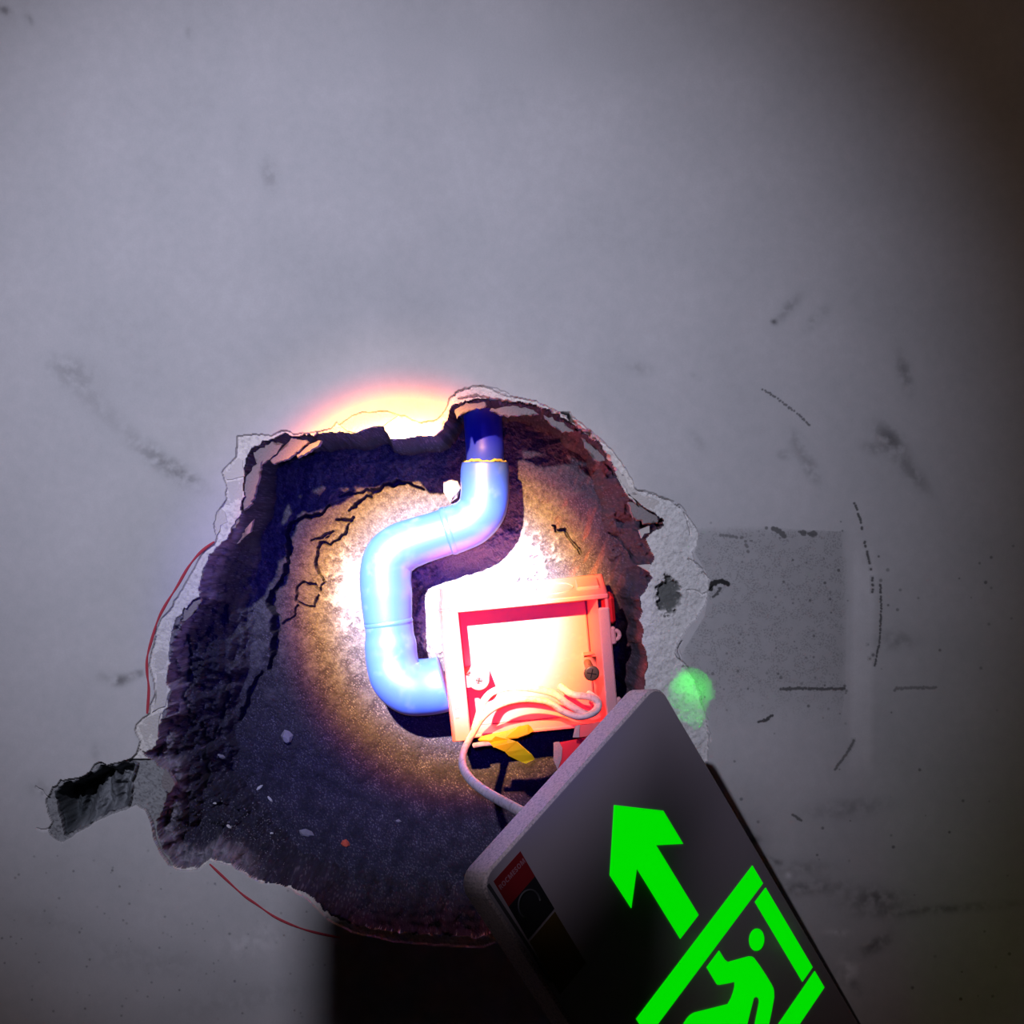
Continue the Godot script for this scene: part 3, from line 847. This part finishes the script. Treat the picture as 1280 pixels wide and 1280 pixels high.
func build_box():
	var o := thing("junction_box", "red plastic junction box set in the hole, its open front glaring in the torch beam", "junction box", Vector3.ZERO)
	o.transform = box_frame()
	var w := 0.0465   # half width
	var h := 0.0385   # half height
	var dp := 0.042
	# back
	var st := begin()
	box(st, Vector3(-w + 0.001, -h, -dp), Vector3(w - 0.001, h, -dp + 0.0025))
	box(st, Vector3(-w + 0.010, -h + 0.002, -0.0195), Vector3(w - 0.012, h - 0.002, -0.017))
	put("back_plate", done(st), M.box, o)
	# sides; the right one leans outwards so that its inner face shows
	st = begin()
	box(st, Vector3(-w, h - 0.0028, -dp), Vector3(w, h, 0.0), Transform3D(), 0.0006)
	put("top_side", done(st), M.box, o)
	st = begin()
	box(st, Vector3(-w, -h, -dp), Vector3(w, -h + 0.0022, -0.003), Transform3D(), 0.0006)
	put("bottom_side", done(st), M.box, o)
	st = begin()
	box(st, Vector3(-w, -h, -dp), Vector3(-w + 0.0025, h, 0.0), Transform3D(), 0.0006)
	box(st, Vector3(-w, -h, -0.0026), Vector3(-w + 0.0105, h, 0.0), Transform3D(), 0.0006)
	put("left_flange", done(st), M.box, o)
	st = begin()
	quad(st, Vector3(w - 0.0115, -h, -0.018), Vector3(w - 0.0115, h - 0.002, -0.018), Vector3(w - 0.006, h - 0.002, -0.0005), Vector3(w - 0.006, -h, -0.0005))
	box(st, Vector3(w - 0.0022, -h, -dp), Vector3(w, h, -0.0008), Transform3D(), 0.0006)
	put("right_side", done(st), M.box, o)
	st = begin()
	box(st, Vector3(w - 0.0062, -h + 0.001, -0.0026), Vector3(w, h - 0.008, 0.0), Transform3D(), 0.0006)
	tag(put("right_flange", done(st), M.box_greyish, o), "rough greyish pink flange along the right of the red box")
	# knockout on the top side: a raised ring and a thin seam
	st = begin(true)
	var ring := PackedVector3Array()
	for k in 33:
		var a := TAU * k / 32.0
		ring.append(Vector3(0.018 + cos(a) * 0.0105, h + 0.0001, -0.020 + sin(a) * 0.0105))
	tube(st, ring, same(33, 0.0006), 6)
	put("knockout_ring", done(st), M.box, o)
	st = begin()
	box(st, Vector3(0.030, h - 0.001, -0.03), Vector3(0.043, h + 0.0016, -0.012), Transform3D(), 0.0008)
	put("clip_block", done(st), M.box, o)
	# ears on the right
	for y in [0.014, -0.027]:
		st = begin(true)
		var ear := PackedVector3Array()
		for k in 25:
			var a := TAU * k / 24.0
			ear.append(Vector3(w + 0.0022 + cos(a) * 0.0022, y + sin(a) * 0.0026, -0.002))
		tube(st, ear, same(25, 0.0012), 8)
		var e := put("mounting_ear", done(st), M.box_greyish, o)
		st = begin()
		box(st, Vector3(w - 0.002, y - 0.005, -0.0034), Vector3(w + 0.0024, y + 0.005, -0.0004), Transform3D(), 0.0008)
		put("ear_root", done(st), M.box_greyish, e)
	st = begin()
	box(st, Vector3(w - 0.004, h - 0.018, -0.012), Vector3(w + 0.0030, h - 0.002, -0.0012), Transform3D(), 0.0015)
	put("corner_lug", done(st), M.red, o)
	# small ribs moulded on the left flange
	for y in [0.024, 0.0185, -0.019, -0.0245]:
		st = begin()
		box(st, Vector3(-w + 0.0030, y, -0.0006), Vector3(-w + 0.0052, y + 0.0009, 0.0005), Transform3D(), 0.0002)
		put("rib", done(st), M.box, o)
	# screw posts with their screws
	st = begin(true)
	tube(st, PackedVector3Array([Vector3(-0.0285, -0.005, -0.018), Vector3(-0.0285, -0.005, -0.003), Vector3(-0.0285, -0.005, -0.0025)]), PackedFloat32Array([0.0062, 0.0058, 0.0052]), 24)
	box(st, Vector3(-0.038, -0.009, -0.018), Vector3(-0.0285, -0.001, -0.0035), Transform3D(), 0.0006)
	var post := put("screw_post", done(st), M.box, o)
	post.set_meta("label", "round screw post at the left with a bright screw head")
	screw(post, Vector3(-0.0285, -0.005, -0.0025), Vector3(0, 0, 1), 0.0028, 0.004, M.zinc)
	st = begin(true)
	box(st, Vector3(0.030, -0.010, -0.018), Vector3(0.041, 0.001, -0.010), Transform3D(), 0.0008)
	post = put("screw_post", done(st), M.post, o)
	screw(post, Vector3(0.0335, -0.0035, 0.008), Vector3(0.06, -0.03, 1).normalized(), 0.0043, 0.026, M.brass)

func screw(parent: Node, tip: Vector3, axis: Vector3, r: float, length: float, m: Material):
	var st := begin(true)
	tube(st, PackedVector3Array([tip - axis * 0.0016, tip - axis * 0.0012, tip - axis * 0.0003, tip]), PackedFloat32Array([r * 0.7, r, r, r * 0.75]), 24)
	var shank := PackedVector3Array()
	var radii := PackedFloat32Array()
	var n := int(length / 0.0005)
	for i in n:
		shank.append(tip - axis * (0.001 + i * 0.0005))
		radii.append(r * (0.50 if i % 2 == 0 else 0.42))
	tube(st, shank, radii, 12)
	var s := put("screw", done(st), m, parent)
	st = begin()
	var t := Transform3D(Basis.looking_at(-axis, Vector3(0.3, 1, 0)), tip)
	box(st, Vector3(-r * 0.62, -0.0003, -0.0002), Vector3(r * 0.62, 0.0003, 0.00012), t, 0.00005)
	box(st, Vector3(-0.0003, -r * 0.62, -0.0002), Vector3(0.0003, r * 0.62, 0.00012), t, 0.00005)
	put("cross_slot", done(st), M.slot, s)

# ---------------------------------------------------------------- cable
func along(a: Array) -> PackedVector3Array:
	var r := PackedVector3Array()
	for q in a:
		r.append(at(q[0], q[1], q[2]))
	return r

func build_cable():
	var o := thing("power_cable", "white twin cable looping out of the red box down to the exit sign", "cable", at(590, 930, -0.02))
	var st := begin(true)
	var p := smooth_path(along([[735, 868, -0.045], [747, 878, -0.036], [744, 890, -0.030], [724, 896, -0.028], [703, 889, -0.028], [686, 878, -0.028], [655, 874, -0.028], [625, 881, -0.028], [604, 896, -0.026], [592, 915, -0.020], [581, 936, -0.008], [578, 955, 0.010], [587, 973, 0.035], [606, 989, 0.065], [630, 1003, 0.095], [656, 1017, 0.118]]), 8)
	for i in p.size():
		p[i] -= o.position
	tube(st, p, same(p.size(), 0.0026), 14, 0.72)
	put("outer_sheath", done(st), M.cable, o)
	st = begin(true)
	p = smooth_path(along([[700, 858, -0.040], [716, 868, -0.034], [740, 872, -0.034], [748, 882, -0.034], [735, 893, -0.033], [710, 880, -0.030], [690, 866, -0.029], [650, 859, -0.029], [620, 863, -0.029], [605, 876, -0.028], [598, 896, -0.025], [593, 912, -0.021]]), 8)
	for i in p.size():
		p[i] -= o.position
	tube(st, p, same(p.size(), 0.0020), 12)
	put("inner_wire", done(st), M.cable, o)

# ---------------------------------------------------------------- tapes
func ribbon(st: SurfaceTool, path: PackedVector3Array, across: PackedVector3Array, thick: float):
	for i in path.size() - 1:
		var d := (path[i + 1] - path[i]).normalized()
		var n := d.cross(across[i]).normalized() * thick
		var a := path[i] - across[i]
		var b := path[i] + across[i]
		var c := path[i + 1] + across[i + 1]
		var e := path[i + 1] - across[i + 1]
		quad(st, a + n, b + n, c + n, e + n)
		quad(st, a - n, e - n, c - n, b - n)
		quad(st, a - n, a + n, e + n, e - n)
		quad(st, b - n, c - n, c + n, b + n)
		if i == 0:
			quad(st, a - n, b - n, b + n, a + n)
		if i == path.size() - 2:
			quad(st, e - n, e + n, c + n, c - n)

func traced_slab(rows: Array, base: Vector3, thick: float) -> ArrayMesh:   # rows of two opposite edge points: x, y, z, x, y, z
	var st := begin()
	var path := PackedVector3Array()
	var across := PackedVector3Array()
	for r in rows:
		var a := at(r[0], r[1], r[2]) - base
		var b := at(r[3], r[4], r[5]) - base
		path.append((a + b) * 0.5)
		across.append((b - a) * 0.5)
	ribbon(st, path, across, thick)
	return done(st)

func build_tapes():
	var base := at(630, 930, -0.01)
	var o := thing("yellow_tape", "crumpled yellow insulating tape wrapped round the cable below the red box", "tape", base)
	put("wrap", traced_slab([[598, 925, -0.012, 602, 921, -0.016], [612, 926, -0.008, 616, 918, -0.014], [632, 923, -0.006, 634, 914, -0.012], [648, 922, -0.006, 650, 908, -0.010], [660, 918, -0.007, 660, 906, -0.010], [667, 914, -0.008, 664, 909, -0.010]], base, 0.0004), M.yellow, o)
	put("tail", traced_slab([[612, 927, -0.010, 620, 920, -0.006], [618, 934, -0.006, 636, 924, -0.004], [632, 940, -0.004, 646, 927, 0.0], [636, 944, -0.004, 656, 936, 0.002], [652, 952, -0.002, 664, 943, 0.003], [658, 954, 0.0, 668, 949, 0.002]], base, 0.0005), M.yellow, o)
	var st := begin(true)
	var p := smooth_path(along([[592, 932, -0.014], [603, 930, -0.012], [616, 929, -0.010]]), 5)
	for i in p.size():
		p[i] -= base
	tube(st, p, same(p.size(), 0.0014), 10)
	put("wire_end", done(st), M.cable, o)
	base = at(712, 945, -0.035)
	o = thing("red_tape", "torn strip of red tape with a grey edge between the red box and the sign", "tape", base)
	put("strip", traced_slab([[722, 922, -0.032, 724, 906, -0.034], [738, 920, -0.032, 742, 904, -0.034], [760, 914, -0.032, 766, 898, -0.034]], base, 0.0004), M.red, o)
	put("strip", traced_slab([[697, 960, -0.040, 699, 928, -0.040], [716, 966, -0.040, 716, 925, -0.040], [745, 955, -0.040, 748, 918, -0.040], [790, 940, -0.040, 790, 906, -0.040]], base, 0.0006), M.red, o)
	put("torn_edge", traced_slab([[692, 950, -0.0396, 692, 928, -0.0396], [697, 962, -0.0393, 699, 927, -0.0393], [702, 948, -0.0392, 703, 935, -0.0392]], base, 0.0005), M.red_worn, o)
	put("torn_edge", traced_slab([[716, 922, -0.0316, 719, 908, -0.0336], [724, 922, -0.0314, 725, 906, -0.0334]], base, 0.0005), M.red_worn, o)

# ---------------------------------------------------------------- exit sign
func rounded(x0: float, y0: float, x1: float, y1: float, r: float, n := 6) -> PackedVector2Array:
	var a := PackedVector2Array()
	for c in [[x1 - r, y1 - r, 0.0], [x0 + r, y1 - r, 0.5], [x0 + r, y0 + r, 1.0], [x1 - r, y0 + r, 1.5]]:
		for k in n + 1:
			var t: float = PI * (c[2] + 0.5 * k / n)
			a.append(Vector2(c[0] + cos(t) * r, c[1] + sin(t) * r))
	return a

func grow(a: PackedVector2Array, by: float) -> PackedVector2Array:
	var mid := Vector2.ZERO
	for p in a:
		mid += p / a.size()
	var r := PackedVector2Array()
	for p in a:
		r.append(p + Vector2(signf(p.x - mid.x), signf(p.y - mid.y)) * by)
	return r

func glow(called: String, mm: Array, parent: Node):
	var a := PackedVector2Array()
	for i in range(0, mm.size(), 2):
		a.append(Vector2(mm[i], mm[i + 1]) * 0.001)
	var st := begin()
	slab(st, a, Transform3D(), 0.0, 0.0004, 0.995)
	return put(called, done(st), M.green, parent)

func build_sign():
	var o := thing("exit_sign", "black exit sign with a lit green arrow and running figure hanging tilted by its cable", "exit sign", Vector3(-0.014527, -0.158139, D - 0.682498))
	o.basis = Basis(Vector3(0.492669, -0.824693, -0.277775), Vector3(0.602388, 0.553559, -0.575066), Vector3(0.628018, 0.115989, 0.769507))
	var long := 0.322
	var wide := 0.140
	var th := 0.015
	# housing: rounded tray with a chamfered front edge
	var st := begin()
	var rim := rounded(0, 0, long, wide, 0.009)
	var inner := rounded(0.0012, 0.0012, long - 0.0012, wide - 0.0012, 0.008)
	for i in rim.size():
		var j := (i + 1) % rim.size()
		var v := func(p: Vector2, zz: float) -> Vector3: return Vector3(p.x, p.y, zz)
		quad(st, v.call(inner[i], -0.0002), v.call(inner[j], -0.0002), v.call(rim[j], -0.0012), v.call(rim[i], -0.0012))
		quad(st, v.call(rim[i], -0.0012), v.call(rim[j], -0.0012), v.call(rim[j], -th), v.call(rim[i], -th))
	tag(put("housing", done(st), M.alu, o), "worn grey metal edge")
	st = begin()
	var tr := Geometry2D.triangulate_polygon(rim)
	for i in range(0, tr.size(), 3):
		face(st, Vector3(rim[tr[i]].x, rim[tr[i]].y, -th), Vector3(rim[tr[i + 1]].x, rim[tr[i + 1]].y, -th), Vector3(rim[tr[i + 2]].x, rim[tr[i + 2]].y, -th))
	put("back_cover", done(st), M.back, o)  # out of view, made dark so little red light bounces onto the wall
	st = begin()
	slab(st, inner, Transform3D(), -0.004, 0.0, 0.999)
	tag(put("face_panel", done(st), M.panel, o), "glossy black front panel")
	# green pictogram
	tag(glow("arrow_sign", [25.9,80.7, 48.3,102.9, 68.5,102.9, 57.2,89.0, 100.6,89.0, 100.6,73.0, 57.0,73.0, 68.4,58.8, 48.3,58.5], o), "lit green arrow")
	glow("door_post_sign", [108.2,29.4, 119.6,29.4, 119.6,132.1, 108.2,132.1], o)
	glow("lintel_sign", [122.6,122.0, 175.4,122.0, 175.4,132.1, 122.6,132.1], o)
	glow("door_post_sign", [178.0,29.4, 189.0,29.4, 189.0,132.1, 178.0,132.1], o)
	var head := []
	for k in 28:
		head.append_array([137.0 + 5.3 * cos(TAU * k / 28), 111.0 + 5.3 * sin(TAU * k / 28)])
	var man := Node3D.new()
	man.name = "running_figure_sign"
	o.add_child(man)
	tag(man, "lit green running figure")
	glow("figure_head_sign", head, man)
	glow("figure_body_sign", [122.7,88.4, 128.3,88.4, 130.9,89.3, 135,95.6, 139.0,101.7, 140.6,103.2, 142.4,103.9, 147.5,104.4, 154,104.7, 160.5,104.7, 162.4,104.5, 163.9,103.9, 166.2,102.1, 169.8,96.6, 173.1,91.0, 176.0,86.4, 170.4,83.0, 166.0,83.9, 163.2,88.5, 160.5,92.8, 159.4,93.6, 158.3,93.7, 156.9,92.9, 156.2,91.3, 159,85.8, 162.1,80.0, 166,72, 174,62, 174,44, 166,44, 166,58, 154,66, 146,50, 140,38, 132,30, 127,36, 132,42, 131.1,52.4, 131.4,55, 132.4,57.6, 139,67, 145.6,76.5, 145.2,79.8, 144.2,82.6, 143,85, 141.1,86.8, 138,82.5, 134.6,78.1, 133.8,77.4, 132.8,77.2, 122.7,77.3], man)
	# rating label in the corner
	var z := 0.0002
	st = begin()
	slab(st, pts([0.0052,0.0066, 0.0190,0.0060, 0.0190,0.0252, 0.0052,0.0258]), Transform3D(), 0.0, z, 0.999)
	var lab := put("rating_label", done(st), M.sticker, o)
	tag(lab, "small dark red label with pale lettering in the sign's corner")
	st = begin()
	slab(st, pts([0.0190,0.0060, 0.0372,0.0052, 0.0372,0.0246, 0.0190,0.0252]), Transform3D(), 0.0, z, 0.999)
	put("label_field", done(st), M.sticker_low, lab)
	st = begin(true)
	var arc := PackedVector3Array()
	for k in 17:
		var a := PI * (0.35 + 1.3 * k / 16.0)
		arc.append(Vector3(0.0262 + cos(a) * 0.0062, 0.0152 + sin(a) * 0.0062, z))
	tube(st, arc, same(17, 0.0005), 6)
	put("label_emblem", done(st), M.sticker_mark, lab)
	var text := TextMesh.new()
	text.text = "ROCMESOM"
	var font := SystemFont.new()
	font.font_names = PackedStringArray(["Droid Sans"])
	font.font_weight = 700
	text.font = font
	text.font_size = 32
	text.pixel_size = 0.0001
	text.depth = 0.0001
	var t := put("label_lettering", text, M.sticker_ink, lab)
	t.basis = Basis(Vector3(0, 1, 0), Vector3(-1, 0, 0), Vector3(0, 0, 1))
	t.position = Vector3(0.0096, 0.0161, z + 0.00005)
	st = begin()
	slab(st, pts([0.0385,0.0052, 0.0680,0.0040, 0.0680,0.0232, 0.0385,0.0240]), Transform3D(), 0.0, z, 0.999)
	tag(put("warning_label", done(st), M.sticker_yellow, o), "dull yellow label below the red one")
	st = begin()
	box(st, Vector3(0.004, 0.0026, 0.0), Vector3(0.060, 0.0042, 0.0006), Transform3D(), 0.0002)
	put("edge_strip", done(st), M.sticker_mark, o)
	# an unseen lit slot in the top side, placed to throw the green patch on the wall
	st = begin()
	box(st, Vector3(0.012, wide - 0.0004, -0.0105), Vector3(0.022, wide + 0.0004, -0.0075), Transform3D(), 0.0002)
	put("unseen_light_slot", done(st), M.green, o)
	var from := o.transform * Vector3(0.017, wide + 0.002, -0.009)
	spot("unseen_slot_light", from, at(862, 864, 0), Color(0.12, 1.0, 0.18), 0.04, 3.6, 0.2, 0.001)
	spot("unseen_slot_light", from, at(855, 890, 0), Color(0.12, 1.0, 0.18), 0.035, 3.2, 0.3, 0.001)
	for p in [[62, 81], [115, 81], [150, 127], [150, 85]]:
		var l := OmniLight3D.new()
		l.name = "sign_light"
		add_child(l, true)
		l.position = o.transform * Vector3(p[0] * 0.001, p[1] * 0.001, 0.004)
		l.light_color = Color(0, 1, 0)
		l.light_energy = 0.000012
		l.light_size = 0.001
		l.omni_range = 5.0
		l.omni_attenuation = 2.0
		l.shadow_enabled = true

func resting(px: float, py: float) -> Vector3:   # the place on the broken surface behind an image point
	var z := -0.06
	for k in 8:
		var w := deep(Vector2(px, py), z)
		var i := clampi(int((w.x - GX) / STEP), 0, NX - 1)
		var j := clampi(int((w.y - GY) / STEP), 0, NY - 1)
		z = lerpf(z, relief[j * NX + i], 0.7)
	return at(px, py, z)

# ---------------------------------------------------------------- crumbs lying in the hole
func stone(size: Vector3, s: int) -> ArrayMesh:
	var st := begin()
	var r := RandomNumberGenerator.new()
	r.seed = s
	var ring := []
	var n := 7
	for l in 3:
		var row := []
		for k in n:
			var a := TAU * k / n + r.randf_range(-0.25, 0.25)
			var q: float = [0.75, 1.0, 0.6][l] * r.randf_range(0.75, 1.1)
			row.append(Vector3(cos(a) * q * size.x, sin(a) * q * size.y, (l * 0.5 - 0.3) * size.z * r.randf_range(0.8, 1.15)))
		ring.append(row)
	for l in 2:
		for k in n:
			quad(st, ring[l][k], ring[l][(k + 1) % n], ring[l + 1][(k + 1) % n], ring[l + 1][k])
	for k in n:
		face(st, Vector3(0, 0, 0.75 * size.z), ring[2][k], ring[2][(k + 1) % n])
		face(st, Vector3(0, 0, -0.35 * size.z), ring[0][(k + 1) % n], ring[0][k])
	return done(st)

func build_rubble():
	# x, y, depth, half sizes in pitches, angle, material, name, label
	for q in [
		[325, 984, -0.072, 5.5, 2.4, -40, "chip", "plaster_chip", "slim white plaster chip in the dark of the hole, upper of a pair", "chip"],
		[338, 999, -0.072, 6.0, 2.0, 50, "chip", "plaster_chip", "slim white plaster chip in the dark of the hole, lower of a pair", "chip"],
		[286, 1033, -0.040, 4.0, 2.6, 35, "chip", "plaster_chip", "small white chip on the dusty ledge above the red curve", "chip"],
		[269, 1004, -0.048, 3.0, 1.6, 0, "chip", "plaster_chip", "tiny pale chip high on the dusty ledge by the rim", "chip"],
		[340, 1042, -0.050, 2.6, 2.4, 0, "chip", "plaster_chip", "tiny round white chip right of the dusty ledge", "chip"],
		[383, 1041, -0.066, 10, 5.5, 15, "chip_grey", "mortar_lump", "lilac grey lump of mortar left of the red brick crumb", "lump"],
		[359, 921, -0.077, 8, 11, -15, "chip_grey", "mortar_lump", "pale oval lump of mortar on the dark slope left of the pipe's foot", "lump"],
		[276, 945, -0.060, 6, 3, 10, "chip_grey", "mortar_lump", "small dull lump of mortar stuck high on the left slope", "lump"],
		[432, 1054, -0.068, 6.5, 5.5, 20, "brick", "brick_crumb", "small orange red brick crumb low in the dark hole", "crumb"],
		[498, 1026, -0.074, 4.0, 2.2, 10, "chip_grey", "mortar_lump", "tiny dull lump of mortar right of the brick crumb", "lump"],
		[575, 586, -0.060, 13, 17, 0, "chip", "plaster_lump", "white lump of plaster against the upper pipe's left side", "lump"],
	]:
		var k: float = S * (D - q[2]) / D
		var o := put(q[7], stone(Vector3(q[3] * k, q[4] * k, minf(q[3], q[4]) * k * 1.2), int(q[0])), M[q[6]])
		if q[7] == "plaster_lump":
			o.position = at(566, 612, -0.068)
		else:
			o.position = resting(q[0], q[1]) + Vector3(0, 0, minf(q[3], q[4]) * k * 0.25)
		o.rotation.z = -deg_to_rad(q[5])
		tag(o, q[8], q[9], "crumbs lying in the hole")
	# dust and grit on the ledge: nobody could count it
	var st := begin()
	for i in 900:
		var p := Vector2(rng.randfn(300, 34), rng.randfn(1052, 26))
		if not Geometry2D.is_point_in_polygon(p, pts(BROKEN)):
			continue
		var c := resting(p.x, p.y)
		var r := rng.randf_range(0.0002, 0.0006)
		var u := Vector3(rng.randfn(), rng.randfn(), rng.randfn()).normalized() * r
		var v := u.cross(Vector3(rng.randfn(), rng.randfn(), rng.randfn())).normalized() * r
		var w := u.cross(v).normalized() * r
		face(st, c + u, c + v, c + w)
		face(st, c - u, c + v, c + w)
		face(st, c + u, c - v, c + w)
		face(st, c + u, c + v, c - w)
	var g := put("grit", done(st), M.chip_grey)
	g.set_meta("kind", "stuff")
	tag(g, "pale grit and dust scattered on the lower left ledge of the hole", "grit")

# ---------------------------------------------------------------- unseen blocker, a card on a cord, placed out of view between the torch and the wall (it throws the soft shade at the foot of the picture)
func build_blocker():
	var o := thing("unseen_blocker", "unseen blocker out of view, a brown card on a cord, shading the foot of the wall", "card", Vector3(-0.150, 0.05, 0.53))
	var st := begin()
	var outline := PackedVector2Array()
	for p in pts([-0.1903,0.05, -0.1075,0.05, -0.1075,0.160, -0.127,0.107, -0.136,0.112, -0.142,0.144, -0.187,0.144, -0.1903,0.141]):
		outline.append(p - Vector2(-0.150, 0.05))
	slab(st, outline, Transform3D(), -0.0015, 0.0015, 0.999)
	put("card", done(st), M.blocker_brown, o)
	st = begin(true)
	tube(st, PackedVector3Array([Vector3(-0.020, 0.075, 0.002), Vector3(-0.020, 0.4, 0.002), Vector3(-0.020, 0.951, 0.002)]), same(3, 0.0002), 8, 1.0, Vector3(1, 0, 0))
	put("cord", done(st), M.cable, o)
